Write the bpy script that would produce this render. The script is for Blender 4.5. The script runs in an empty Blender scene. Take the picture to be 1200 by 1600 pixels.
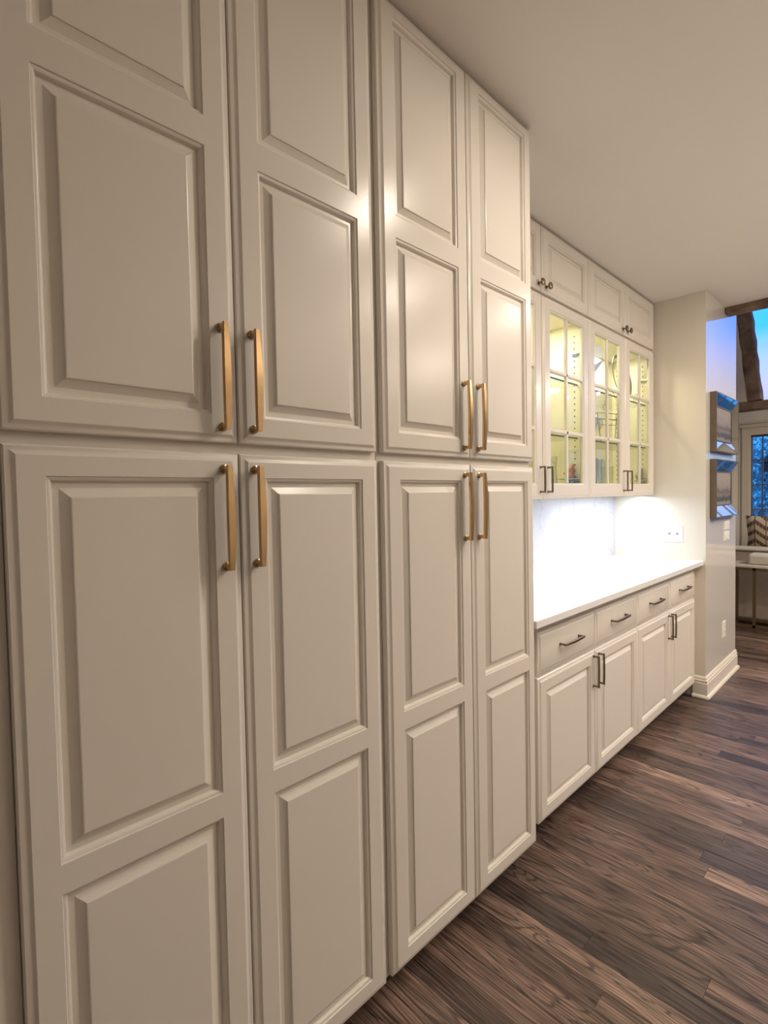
import bpy, bmesh, math, random
from mathutils import Vector, Matrix
random.seed(7)
scene = bpy.context.scene
COL = scene.collection

# ------------------------------------------------------------------ camera
cam_data = bpy.data.cameras.new('camera')
cam = bpy.data.objects.new('camera', cam_data)
COL.objects.link(cam)
fw = Vector((0.69480519, 0.71846443, -0.03247477))
rt = Vector((0.71828364, -0.69549025, -0.01902424))
up = Vector((0.03625413, 0.01010795, 0.99929148))
CAM = Vector((0.0, -0.947, 1.384))
cam.matrix_world = Matrix(((rt.x, up.x, -fw.x, CAM.x), (rt.y, up.y, -fw.y, CAM.y), (rt.z, up.z, -fw.z, CAM.z), (0, 0, 0, 1)))
cam_data.sensor_fit = 'VERTICAL'
cam_data.sensor_height = 24.0
cam_data.sensor_width = 18.0
cam_data.lens = 796.4 / 1600 * 24.0
cam_data.clip_start = 0.02
scene.camera = cam

# ------------------------------------------------------------------ world: clear sky at dusk
world = bpy.data.worlds.new('dusk_sky')
scene.world = world
world.use_nodes = True
wn = world.node_tree
wn.nodes.clear()
w_out = wn.nodes.new('ShaderNodeOutputWorld')
w_bg = wn.nodes.new('ShaderNodeBackground')
w_tc = wn.nodes.new('ShaderNodeTexCoord')
w_sep = wn.nodes.new('ShaderNodeSeparateXYZ')
w_ramp = wn.nodes.new('ShaderNodeValToRGB')
cr = w_ramp.color_ramp
cr.elements[0].position = 0.0
cr.elements[0].color = (0.025, 0.15, 0.38, 1)
cr.elements[1].position = 0.45
cr.elements[1].color = (0.03, 0.20, 0.55, 1)
for pos, c in ((0.08, (0.04, 0.20, 0.45, 1)), (0.15, (0.28, 0.27, 0.37, 1)), (0.20, (0.20, 0.28, 0.66, 1)), (0.245, (0.035, 0.26, 0.92, 1)), (0.30, (0.03, 0.27, 0.84, 1))):
    e = cr.elements.new(pos)
    e.color = c
wn.links.new(w_tc.outputs['Generated'], w_sep.inputs[0])
wn.links.new(w_sep.outputs['Z'], w_ramp.inputs[0])
wn.links.new(w_ramp.outputs[0], w_bg.inputs[0])
w_bg.inputs[1].default_value = 2.1
wn.links.new(w_bg.outputs[0], w_out.inputs[0])

# ------------------------------------------------------------------ lamps
WARM = (1.0, 0.87, 0.73)
def area(name, loc, size, power, color, rot=(0, 0, 0), size_y=None, spread=None):
    l = bpy.data.lights.new(name, 'AREA')
    l.energy = power
    l.color = color
    if size_y:
        l.shape = 'RECTANGLE'
        l.size = size
        l.size_y = size_y
    else:
        l.shape = 'DISK'
        l.size = size
    if spread:
        l.spread = spread
    o = bpy.data.objects.new(name, l)
    o.location = loc
    o.rotation_euler = rot
    COL.objects.link(o)
    return o
CEIL = 2.672
for x, y, pw in ((1.60, -0.74, 8), (3.25, -0.95, 8), (2.35, -1.35, 13), (3.86, -2.4, 30)):
    area('recessed_downlight', (x, y, CEIL - 0.012), 0.16, pw, WARM)
# strip lights below the glass cabinets
area('under_cabinet_strip', (2.25, 0.37, 1.343), 0.95, 1.6, (0.70, 0.84, 1.0), size_y=0.03)
area('under_cabinet_strip', (3.32, 0.37, 1.343), 0.95, 4.6, (0.74, 0.87, 1.0), size_y=0.03)
# lights in the roof of the glass cabinets
for x in (2.02, 2.52, 3.04, 3.54):
    area('cabinet_puck_light', (x, 0.52, 2.312), 0.08, 2.6, (1.0, 0.92, 0.67))
# two small candle bulbs of the light hanging in the living room, beside the frame
for loc in ((4.82, -0.79, 2.31), (5.27, -0.68, 2.39)):
    l = bpy.data.lights.new('candle_bulb', 'POINT')
    l.energy = 0.4
    l.color = (1.0, 0.86, 0.66)
    l.shadow_soft_size = 0.017
    o = bpy.data.objects.new('candle_bulb', l)
    o.location = loc
    COL.objects.link(o)
area('living_room_fill', (5.7, -1.6, 2.6), 0.5, 36, WARM)  # added fill out of view, brightens the living room; no such lamp known
# added fill uplights out of view, no known fixture: they wash the ceiling
for x in (2.3, 3.2, 4.0):
    area('fill_uplight', (x, -2.5, 1.95), 0.4, 17, WARM, rot=(math.pi, 0, 0))

scene.view_settings.view_transform = 'Standard'
scene.view_settings.look = 'None'
scene.view_settings.gamma = 1.0
scene.view_settings.use_curve_mapping = False
scene.view_settings.exposure = 0.42
scene.cycles.use_denoising = True
scene.cycles.max_bounces = 10
scene.cycles.transparent_max_bounces = 16
scene.cycles.sample_clamp_indirect = 4.0
scene.cycles.caustics_reflective = False
scene.cycles.caustics_refractive = False

# ------------------------------------------------------------------ materials
def new_mat(name):
    m = bpy.data.materials.new(name)
    m.use_nodes = True
    return m, m.node_tree, m.node_tree.nodes['Principled BSDF']
def mat(name, color, rough=0.5, metal=0.0, noise=0.0, scale=8.0, bump=0.0, bscale=60.0, coat=0.0, spec=None, ior=None):
    m, nt, b = new_mat(name)
    b.inputs['Base Color'].default_value = (*color, 1)
    b.inputs['Roughness'].default_value = rough
    b.inputs['Metallic'].default_value = metal
    if coat:
        b.inputs['Coat Weight'].default_value = coat
    if spec is not None:
        b.inputs['Specular IOR Level'].default_value = spec
    if ior:
        b.inputs['IOR'].default_value = ior
    tc = nt.nodes.new('ShaderNodeNewGeometry')
    n = nt.nodes.new('ShaderNodeTexNoise')
    n.inputs['Scale'].default_value = scale
    n.inputs['Detail'].default_value = 3
    nt.links.new(tc.outputs['Position'], n.inputs['Vector'])
    mx = nt.nodes.new('ShaderNodeMix')
    mx.data_type = 'RGBA'
    mx.inputs[6].default_value = (*[c * (1 - noise) for c in color], 1)
    mx.inputs[7].default_value = (*[min(1, c * (1 + noise)) for c in color], 1)
    nt.links.new(n.outputs['Fac'], mx.inputs[0])
    nt.links.new(mx.outputs[2], b.inputs['Base Color'])
    if bump:
        n2 = nt.nodes.new('ShaderNodeTexNoise')
        n2.inputs['Scale'].default_value = bscale
        nt.links.new(tc.outputs['Position'], n2.inputs['Vector'])
        bp = nt.nodes.new('ShaderNodeBump')
        bp.inputs['Strength'].default_value = bump
        bp.inputs['Distance'].default_value = 0.002
        nt.links.new(n2.outputs['Fac'], bp.inputs['Height'])
        nt.links.new(bp.outputs[0], b.inputs['Normal'])
    return m
M = {}
M['paint'] = mat('cream_cabinet_paint', (0.74, 0.70, 0.635), 0.25, noise=0.01, scale=3, bump=0.04, bscale=25, spec=0.28)
M['wall'] = mat('beige_wall_paint', (0.72, 0.67, 0.585), 0.45, noise=0.01, bump=0.05, bscale=90)
M['gloss_wall'] = mat('glossy_wall_paint', (0.66, 0.63, 0.59), 0.13, noise=0.01, bump=0.03, bscale=12, ior=2.0)
M['ceiling'] = mat('ceiling_paint', (0.82, 0.785, 0.74), 0.7, noise=0.01)
M['trim'] = mat('white_trim_paint', (0.80, 0.75, 0.66), 0.3, noise=0.01)
M['inside'] = mat('cabinet_interior', (0.85, 0.81, 0.66), 0.45, noise=0.01)
M['brass'] = mat('antique_brass', (0.53, 0.36, 0.19), 0.24, 1.0, noise=0.12, scale=30)
M['dim_brass'] = mat('darkened_brass', (0.22, 0.16, 0.11), 0.32, 1.0, noise=0.12, scale=30)  # same finish as the brass, its darker reflections put into the colour
M['quartz'] = mat('white_quartz', (0.86, 0.86, 0.86), 0.14, noise=0.01)
M['kick'] = mat('shaded_toe_kick', (0.030, 0.020, 0.016), 0.6)  # near black: shade of the recess is put into the colour
M['plate'] = mat('white_plastic', (0.84, 0.83, 0.80), 0.35)
M['slot'] = mat('dark_slot', (0.03, 0.03, 0.03), 0.6)
M['hole'] = mat('pin_hole', (0.10, 0.08, 0.05), 0.8)
M['subfloor'] = mat('subfloor', (0.03, 0.018, 0.014), 0.8)
M['steel'] = mat('brushed_steel', (0.52, 0.53, 0.50), 0.25, 1.0)
M['wire'] = mat('dull_wire', (0.30, 0.29, 0.22), 0.4, 1.0)
M['porcelain'] = mat('white_porcelain', (0.42, 0.44, 0.44), 0.2)
M['greyware'] = mat('grey_glaze', (0.36, 0.36, 0.32), 0.3, noise=0.4, scale=40)
M['window_frame'] = mat('window_paint', (0.62, 0.55, 0.44), 0.4)
M['sash'] = mat('dark_sash', (0.10, 0.09, 0.085), 0.45)
M['picture_frame'] = mat('pewter_frame', (0.17, 0.135, 0.10), 0.42, 0.5, noise=0.15, scale=25)
M['mirror'] = mat('bevelled_mirror', (0.86, 0.87, 0.88), 0.03, 1.0)
M['sofa'] = mat('taupe_upholstery', (0.36, 0.30, 0.245), 0.9, noise=0.12, scale=90, bump=0.3, bscale=300)
M['stone'] = mat('pale_table_top', (0.60, 0.55, 0.50), 0.22, noise=0.06)
M['cushion'] = mat('pale_linen', (0.56, 0.51, 0.46), 0.8, noise=0.06, scale=60)
M['table_metal'] = mat('dark_gold_metal', (0.20, 0.145, 0.075), 0.4, 0.8)
M['bark'] = mat('bark', (0.035, 0.045, 0.06), 0.9, noise=0.4, scale=12)
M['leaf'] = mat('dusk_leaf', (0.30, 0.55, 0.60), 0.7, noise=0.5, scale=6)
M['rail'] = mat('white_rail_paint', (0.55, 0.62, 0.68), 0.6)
M['deck'] = mat('grey_deck', (0.16, 0.17, 0.18), 0.7, noise=0.2)
M['ground'] = mat('lawn', (0.05, 0.08, 0.06), 0.95, noise=0.5, scale=3)
M['lantern'] = mat('lantern_black', (0.03, 0.03, 0.035), 0.5)
M['chrome'] = mat('nickel_hinge', (0.60, 0.58, 0.50), 0.25, 1.0)
M['amber'] = mat('amber_glaze', (0.62, 0.27, 0.07), 0.3, noise=0.6, scale=55)

def glass(name, tint=(1, 1, 1), gloss=1.0, rough=0.0):
    m, nt, b = new_mat(name)
    nt.nodes.remove(b)
    out = nt.nodes['Material Output']
    tr = nt.nodes.new('ShaderNodeBsdfTransparent')
    tr.inputs[0].default_value = (*tint, 1)
    gl = nt.nodes.new('ShaderNodeBsdfGlossy')
    gl.inputs['Roughness'].default_value = rough
    fr = nt.nodes.new('ShaderNodeFresnel')
    g = nt.nodes.new('ShaderNodeNewGeometry')
    mr = nt.nodes.new('ShaderNodeMapRange')      # leaving faces use the inverse index, so a pane reflects a few per cent each side
    mr.inputs['To Min'].default_value = 1.45
    mr.inputs['To Max'].default_value = 1 / 1.45
    nt.links.new(g.outputs['Backfacing'], mr.inputs['Value'])
    nt.links.new(mr.outputs[0], fr.inputs['IOR'])
    mul = nt.nodes.new('ShaderNodeMath')
    mul.operation = 'MULTIPLY'
    mul.inputs[1].default_value = gloss
    mx = nt.nodes.new('ShaderNodeMixShader')
    nt.links.new(fr.outputs[0], mul.inputs[0])
    nt.links.new(mul.outputs[0], mx.inputs[0])
    nt.links.new(tr.outputs[0], mx.inputs[1])
    nt.links.new(gl.outputs[0], mx.inputs[2])
    nt.links.new(mx.outputs[0], out.inputs[0])
    return m
M['glass'] = glass('clear_glass', (0.97, 0.98, 0.96), 0.6)
M['window_glass'] = glass('window_glass', (0.95, 0.98, 1.0), 0.7)
M['shelf_glass'] = glass('green_shelf_glass', (0.96, 0.97, 0.91), 1.0)
M['shelf_edge'] = mat('shelf_glass_edge', (0.10, 0.12, 0.07), 0.6)
M['crystal'] = glass('crystal', (0.95, 0.97, 0.985), 2.2)

def marble():
    m, nt, b = new_mat('veined_marble')
    g = nt.nodes.new('ShaderNodeNewGeometry')
    n = nt.nodes.new('ShaderNodeTexNoise')
    n.inputs['Scale'].default_value = 1.5
    n.inputs['Detail'].default_value = 6
    n.inputs['Distortion'].default_value = 1.2
    mp = nt.nodes.new('ShaderNodeMapping')
    mp.inputs['Rotation'].default_value = (0, 0.7, 0)
    nt.links.new(g.outputs['Position'], mp.inputs[0])
    nt.links.new(mp.outputs[0], n.inputs['Vector'])
    r = nt.nodes.new('ShaderNodeValToRGB')
    el = r.color_ramp.elements
    el[0].position = 0.488
    el[0].color = (0.56, 0.56, 0.62, 1)
    el[1].position = 0.512
    el[1].color = (0.56, 0.56, 0.62, 1)
    e = el.new(0.5)
    e.color = (0.45, 0.46, 0.51, 1)
    nt.links.new(n.outputs['Fac'], r.inputs[0])
    nt.links.new(r.outputs[0], b.inputs['Base Color'])
    b.inputs['Roughness'].default_value = 0.18
    return m
M['marble'] = marble()

def floor_wood():
    m, nt, b = new_mat('dark_oak')
    N, L = nt.nodes.new, nt.links.new
    g = N('ShaderNodeNewGeometry')
    at = N('ShaderNodeAttribute')
    at.attribute_name = 'tone'
    sp = N('ShaderNodeSeparateColor')
    L(at.outputs['Color'], sp.inputs[0])
    off = N('ShaderNodeVectorMath')
    off.operation = 'SCALE'
    L(at.outputs['Color'], off.inputs[0])
    off.inputs['Scale'].default_value = 37.0
    add = N('ShaderNodeVectorMath')
    L(g.outputs['Position'], add.inputs[0])
    L(off.outputs[0], add.inputs[1])
    mp = N('ShaderNodeMapping')
    mp.inputs['Scale'].default_value = (9.0, 0.75, 9.0)
    L(add.outputs[0], mp.inputs[0])
    n1 = N('ShaderNodeTexNoise')
    n1.inputs['Scale'].default_value = 1.3
    n1.inputs['Detail'].default_value = 2
    n1.inputs['Distortion'].default_value = 0.6
    L(mp.outputs[0], n1.inputs['Vector'])
    # cathedral figure: rings of the stretched field
    mul = N('ShaderNodeMath')
    mul.operation = 'MULTIPLY'
    mul.inputs[1].default_value = 105.0
    L(n1.outputs['Fac'], mul.inputs[0])
    sn = N('ShaderNodeMath')
    sn.operation = 'SINE'
    L(mul.outputs[0], sn.inputs[0])
    # fine pores along the grain
    mp2 = N('ShaderNodeMapping')
    mp2.inputs['Scale'].default_value = (230.0, 7.0, 230.0)
    L(add.outputs[0], mp2.inputs[0])
    n2 = N('ShaderNodeTexNoise')
    n2.inputs['Scale'].default_value = 1.0
    n2.inputs['Detail'].default_value = 3
    L(mp2.outputs[0], n2.inputs['Vector'])
    mp3 = N('ShaderNodeMapping')
    mp3.inputs['Scale'].default_value = (14.0, 2.2, 14.0)
    L(add.outputs[0], mp3.inputs[0])
    n3 = N('ShaderNodeTexNoise')
    n3.inputs['Scale'].default_value = 1.0
    n3.inputs['Detail'].default_value = 4
    L(mp3.outputs[0], n3.inputs['Vector'])
    def ramp(stops):
        r = N('ShaderNodeValToRGB')
        r.color_ramp.elements[0].position, r.color_ramp.elements[0].color = stops[0][0], (*stops[0][1], 1)
        r.color_ramp.elements[1].position, r.color_ramp.elements[1].color = stops[-1][0], (*stops[-1][1], 1)
        for p, c in stops[1:-1]:
            r.color_ramp.elements.new(p).color = (*c, 1)
        return r
    base = ramp(((0.0, (0.060, 0.042, 0.035)), (0.35, (0.118, 0.078, 0.062)), (0.7, (0.182, 0.120, 0.094)), (1.0, (0.265, 0.178, 0.139))))
    L(sp.outputs[0], base.inputs[0])
    def mixmul(a, fac_socket, lo, hi, in0=None, in1=None):
        mr = N('ShaderNodeMapRange')
        mr.inputs['From Min'].default_value = in0
        mr.inputs['From Max'].default_value = in1
        mr.inputs['To Min'].default_value = lo
        mr.inputs['To Max'].default_value = hi
        L(fac_socket, mr.inputs['Value'])
        v = N('ShaderNodeVectorMath')
        v.operation = 'SCALE'
        L(a, v.inputs[0])
        L(mr.outputs[0], v.inputs['Scale'])
        return v.outputs[0]
    c = mixmul(base.outputs[0], sn.outputs[0], 0.42, 1.08, -0.98, -0.45)
    c = mixmul(c, n2.outputs['Fac'], 0.42, 1.30, 0.36, 0.62)
    c = mixmul(c, n3.outputs['Fac'], 0.62, 1.42, 0.3, 0.7)
    L(c, b.inputs['Base Color'])
    b.inputs['Roughness'].default_value = 0.36
    bp = N('ShaderNodeBump')
    bp.inputs['Strength'].default_value = 0.12
    bp.inputs['Distance'].default_value = 0.001
    L(n2.outputs['Fac'], bp.inputs['Height'])
    L(bp.outputs[0], b.inputs['Normal'])
    return m
M['oak'] = floor_wood()

def timber():
    m, nt, b = new_mat('rough_timber')
    N, L = nt.nodes.new, nt.links.new
    tc = N('ShaderNodeTexCoord')
    n = N('ShaderNodeTexNoise')
    n.inputs['Scale'].default_value = 6
    n.inputs['Detail'].default_value = 6
    n.inputs['Distortion'].default_value = 1.0
    L(tc.outputs['Object'], n.inputs['Vector'])
    r = N('ShaderNodeValToRGB')
    r.color_ramp.elements[0].position = 0.3
    r.color_ramp.elements[0].color = (0.075, 0.050, 0.036, 1)
    r.color_ramp.elements[1].position = 0.75
    r.color_ramp.elements[1].color = (0.28, 0.19, 0.13, 1)
    L(n.outputs['Fac'], r.inputs[0])
    L(r.outputs[0], b.inputs['Base Color'])
    b.inputs['Roughness'].default_value = 0.75
    bp = N('ShaderNodeBump')
    bp.inputs['Strength'].default_value = 0.6
    bp.inputs['Distance'].default_value = 0.01
    L(n.outputs['Fac'], bp.inputs['Height'])
    L(bp.outputs[0], b.inputs['Normal'])
    return m
M['timber'] = timber()

def chevron():
    # woven print of slanted blocks, cream on brown, flat print on the pillow cover
    m, nt, b = new_mat('chevron_print')
    N, L = nt.nodes.new, nt.links.new
    tc = N('ShaderNodeTexCoord')
    sp = N('ShaderNodeSeparateXYZ')
    L(tc.outputs['Object'], sp.inputs[0])
    def mth(op, a, bb=None):
        x = N('ShaderNodeMath')
        x.operation = op
        for i, s in enumerate((a, bb)):
            if s is None:
                continue
            if isinstance(s, (int, float)):
                x.inputs[i].default_value = s
            else:
                L(s, x.inputs[i])
        return x.outputs[0]
    y, z = sp.outputs['Y'], sp.outputs['Z']
    w = 0.10
    saw = mth('PINGPONG', y, w)                     # zigzag across
    v = mth('ADD', z, mth('MULTIPLY', saw, 0.75))
    band = mth('LESS_THAN', mth('FRACT', mth('DIVIDE', v, 0.098)), 0.56)
    gap = mth('GREATER_THAN', mth('FRACT', mth('DIVIDE', mth('ADD', y, 5.0), w)), 0.10)
    notch = mth('LESS_THAN', mth('FRACT', mth('DIVIDE', mth('ADD', y, 5.0), w * 0.30)), 0.2)
    light = mth('MAXIMUM', mth('MULTIPLY', band, gap), mth('MULTIPLY', notch, 0.35))
    mx = N('ShaderNodeMix')
    mx.data_type = 'RGBA'
    mx.inputs[6].default_value = (0.11, 0.065, 0.040, 1)
    mx.inputs[7].default_value = (0.50, 0.42, 0.31, 1)
    L(light, mx.inputs[0])
    L(mx.outputs[2], b.inputs['Base Color'])
    b.inputs['Roughness'].default_value = 0.9
    return m
M['chevron'] = chevron()

def print_mat(name, seed):
    # misty grey print of a waterfront: sky, tall blurred forms, dark shore, pale water
    m, nt, b = new_mat(name)
    N, L = nt.nodes.new, nt.links.new
    tc = N('ShaderNodeTexCoord')
    sp = N('ShaderNodeSeparateXYZ')
    L(tc.outputs['Generated'], sp.inputs[0])
    mp = N('ShaderNodeMapping')
    mp.inputs['Location'].default_value = (seed, 0, seed * 2)
    mp.inputs['Scale'].default_value = (6, 1, 2.2)
    L(tc.outputs['Generated'], mp.inputs[0])
    n = N('ShaderNodeTexNoise')
    n.inputs['Scale'].default_value = 2
    n.inputs['Detail'].default_value = 5
    L(mp.outputs[0], n.inputs['Vector'])
    ad = N('ShaderNodeMath')
    ad.operation = 'MULTIPLY_ADD'
    L(n.outputs['Fac'], ad.inputs[0])
    ad.inputs[1].default_value = 0.40
    L(sp.outputs['Z'], ad.inputs[2])
    r = N('ShaderNodeValToRGB')
    el = r.color_ramp.elements
    el[0].position, el[0].color = 0.22, (0.24, 0.215, 0.20, 1)
    el[1].position, el[1].color = 1.0, (0.30, 0.26, 0.235, 1)
    for p, c in ((0.29, (0.20, 0.18, 0.17)), (0.32, (0.045, 0.045, 0.048)), (0.44, (0.07, 0.065, 0.06)), (0.49, (0.20, 0.17, 0.15)), (0.60, (0.10, 0.085, 0.075)), (0.72, (0.24, 0.205, 0.18))):
        el.new(p).color = (*c, 1)
    L(ad.outputs[0], r.inputs[0])
    L(r.outputs[0], b.inputs['Base Color'])
    b.inputs['Roughness'].default_value = 0.65
    return m

# ------------------------------------------------------------------ mesh helpers
class MB:
    def __init__(self):
        self.v, self.f, self.mi = [], [], []
    def quad(self, a, b, c, d, mi=0):
        i = len(self.v)
        self.v += [tuple(a), tuple(b), tuple(c), tuple(d)]
        self.f.append((i, i + 1, i + 2, i + 3))
        self.mi.append(mi)
    def box(self, x0, x1, y0, y1, z0, z1, bev=0.0, mi=0):
        if bev <= 0:
            i = len(self.v)
            self.v += [(x, y, z) for x in (x0, x1) for y in (y0, y1) for z in (z0, z1)]
            for q in ((0, 1, 3, 2), (4, 6, 7, 5), (0, 4, 5, 1), (2, 3, 7, 6), (0, 2, 6, 4), (1, 5, 7, 3)):
                self.f.append(tuple(i + k for k in q))
                self.mi.append(mi)
            return self
        bm = bmesh.new()
        bmesh.ops.create_cube(bm, size=1.0, matrix=Matrix.Translation(((x0 + x1) / 2, (y0 + y1) / 2, (z0 + z1) / 2)) @ Matrix.Diagonal((x1 - x0, y1 - y0, z1 - z0, 1)))
        bmesh.ops.bevel(bm, geom=bm.edges[:], offset=bev, segments=2, affect='EDGES', profile=0.5)
        return self.addbm(bm, mi)
    def addbm(self, bm, mi=0, mat=None):
        bm.verts.index_update()
        i = len(self.v)
        for v in bm.verts:
            co = mat @ v.co if mat else v.co
            self.v.append(tuple(co))
        for f in bm.faces:
            self.f.append(tuple(i + v.index for v in f.verts))
            self.mi.append(mi)
        bm.free()
        return self
    def rings(self, rings, close=False, cap=True, mi=0):
        """list of equal-length closed loops, lofted"""
        n = len(rings[0])
        i = len(self.v)
        for r in rings:
            self.v += [tuple(p) for p in r]
        for k in range(len(rings) - 1):
            for j in range(n):
                a, b = i + k * n + j, i + k * n + (j + 1) % n
                self.f.append((a, b, b + n, a + n))
                self.mi.append(mi)
        if cap:
            self.f.append(tuple(i + j for j in range(n))[::-1])
            self.f.append(tuple(i + (len(rings) - 1) * n + j for j in range(n)))
            self.mi += [mi, mi]
        return self
    def tube(self, pts, r, n=6, mi=0):
        pts = [Vector(p) for p in pts]
        rs = r if isinstance(r, (list, tuple)) else [r] * len(pts)
        loops = []
        ref = None
        for k, p in enumerate(pts):
            t = (pts[min(k + 1, len(pts) - 1)] - pts[max(k - 1, 0)]).normalized()
            if ref is None:
                ref = Vector((0, 0, 1)) if abs(t.z) < 0.9 else Vector((1, 0, 0))
            a = t.cross(ref).normalized()
            ref = a.cross(t).normalized()
            loops.append([p + (a * math.cos(2 * math.pi * j / n) + ref * math.sin(2 * math.pi * j / n)) * rs[k] for j in range(n)])
        return self.rings(loops, mi=mi)
    def lathe(self, prof, c=(0, 0, 0), n=20, axis='z', mi=0, cap=True):
        """profile of (radius, height) turned about the axis"""
        loops = []
        for r, h in prof:
            lp = []
            for j in range(n):
                a = 2 * math.pi * j / n
                x, y = r * math.cos(a), r * math.sin(a)
                if axis == 'z':
                    lp.append((c[0] + x, c[1] + y, c[2] + h))
                else:                      # turned about -y
                    lp.append((c[0] + x, c[1] - h, c[2] + y))
            loops.append(lp)
        return self.rings(loops, mi=mi, cap=cap)
    def build(self, name, mats, parent=None, smooth=False, angle=None):
        me = bpy.data.meshes.new(name)
        me.from_pydata(self.v, [], self.f)
        if not isinstance(mats, (list, tuple)):
            mats = [mats]
        for m in mats:
            me.materials.append(m)
        for p, k in zip(me.polygons, self.mi):
            p.material_index = k
        bm = bmesh.new()
        bm.from_mesh(me)
        bmesh.ops.remove_doubles(bm, verts=bm.verts, dist=1e-6)
        bmesh.ops.recalc_face_normals(bm, faces=bm.faces)
        if smooth:
            for f in bm.faces:
                f.smooth = True
            lim = math.radians(angle or 40)
            for e in bm.edges:
                if len(e.link_faces) == 2 and e.calc_face_angle(0) > lim:
                    e.smooth = False
        bm.to_mesh(me)
        bm.free()
        o = bpy.data.objects.new(name, me)
        COL.objects.link(o)
        if parent:
            o.parent = parent
        return o

def tag(o, label=None, cat=None, group=None, kind=None):
    for k, v in (('label', label), ('category', cat), ('group', group), ('kind', kind)):
        if v:
            o[k] = v
    return o
def thing(name, label, cat, loc=(0, 0, 0), group=None):
    o = bpy.data.objects.new(name, None)
    o.empty_display_size = 0.1
    o.location = loc
    COL.objects.link(o)
    return tag(o, label, cat, group)
def struct(name, mb, m):
    return tag(mb.build(name, m), kind='structure')
def rect_ring(x0, x1, z0, z1, o, y):
    """rectangle inset by o at depth y, facing -y"""
    return [(x0 + o, y, z0 + o), (x1 - o, y, z0 + o), (x1 - o, y, z1 - o), (x0 + o, y, z1 - o)]

# ------------------------------------------------------------------ the room
XE = 3.835            # end wall of the cabinet alcove
YE = -0.0136          # face of the end wall's return
XC = 4.654            # far corner of that return
XF = 7.20             # far wall of the living room
struct('ceiling', MB().box(-1.7, 4.42, -4.3, 0.75, CEIL, CEIL + 0.12), M['ceiling'])
struct('wall_back', MB().box(-1.7, XE, 0.588, 0.75, 0.0, CEIL), M['wall'])
we = MB().box(XE, XC, YE, 3.0, 0.0, CEIL + 0.12)
we.mi = [1 if all(abs(we.v[i][1] - YE) < 1e-6 for i in f) else 0 for f in we.f]
struct('wall_end', we, [M['wall'], M['gloss_wall']])
struct('wall_left', MB().box(-1.8, -1.7, -4.3, 0.75, 0.0, CEIL), M['wall'])
struct('wall_front', MB().box(-1.7, XF, -4.4, -4.3, 0.0, 2.8), M['wall'])
# tall living room: gable wall above the kitchen ceiling edge, back and front eaves, sloped ceilings
gab = MB()
def gable(mb, x0, x1, poly):
    mb.rings([[(x0, y, z) for y, z in poly], [(x1, y, z) for y, z in poly]])
RZ = [(3.0, 2.35), (-1.2, 4.6), (-4.4, 2.8)]        # roof line (y, z)
gable(gab, 4.42, 4.52, [(YE, CEIL + 0.1), (YE, 3.96), (-1.2, 4.6), (-4.4, 2.8), (-4.4, CEIL)])
struct('wall_gable', gab, M['wall'])
g2 = MB()
gable(g2, 4.42, 4.52, [(3.0, CEIL + 0.1), (3.0, 2.80), (YE, 3.96), (YE, CEIL + 0.1)])
struct('wall_gable_back', g2, M['wall'])
struct('wall_living_back', MB().box(XC, XF, 3.0, 3.1, 0.0, 2.9), M['wall'])
r1 = MB()
gable(r1, 4.42, 8.4, [(3.2, 2.80), (-1.2, 4.6), (-1.2, 4.7), (3.2, 2.90)])
struct('ceiling_slope_back', r1, M['ceiling'])
r2 = MB()
gable(r2, 4.42, 8.4, [(-4.5, 2.76), (-1.2, 4.6), (-1.2, 4.7), (-4.5, 2.86)])
struct('ceiling_slope_front', r2, M['ceiling'])

# far wall with a row of tall windows and a gable window above
WZ0, WZ1 = 0.566, 2.0
WIN = [(-0.08, 0.352), (-1.05, -0.348), (-2.1, -1.24), (-3.3, -2.3)]
fwm = MB()
fwm.box(XF, XF + 0.14, -4.3, 3.0, 0, WZ0)
ys = [-4.3] + sum([[a, b] for a, b in sorted(WIN)], []) + [3.0]
for k in range(0, len(ys), 2):
    fwm.box(XF, XF + 0.14, ys[k], ys[k + 1], WZ0, WZ1)
fwm.box(XF, XF + 0.14, -4.3, 3.0, WZ1, 2.30)
def roof_z(y):
    return 4.6 - (y + 1.2) * 1.8 / 4.4 if y > -1.2 else 4.6 + (y + 1.2) * 1.84 / 3.3
gable(fwm, XF, XF + 0.14, [(0.42, 2.30), (3.0, 2.30), (3.0, roof_z(3.0)), (0.42, roof_z(0.42))])
gable(fwm, XF, XF + 0.14, [(-4.3, 2.30), (-2.9, 2.30), (-2.9, roof_z(-2.9)), (-4.3, roof_z(-4.3))])
struct('wall_far', fwm, M['wall'])
# gable window: frame rails and glass
gw = MB()
gw.box(XF + 0.03, XF + 0.11, -2.9, 0.42, 2.30, 2.335)
for y in (-2.9, -1.22, 0.385):
    gw.box(XF + 0.03, XF + 0.11, y, y + 0.035, 2.335, roof_z(y) - 0.02)
gwo = tag(gw.build('window_5', M['window_frame']), kind='structure')
gp = MB()
gable(gp, XF + 0.06, XF + 0.066, [(-2.88, 2.33), (0.40, 2.33), (0.40, roof_z(0.40)), (-1.2, 4.58), (-2.88, roof_z(-2.88))])
gp.build('pane', M['window_glass'], gwo)
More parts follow.
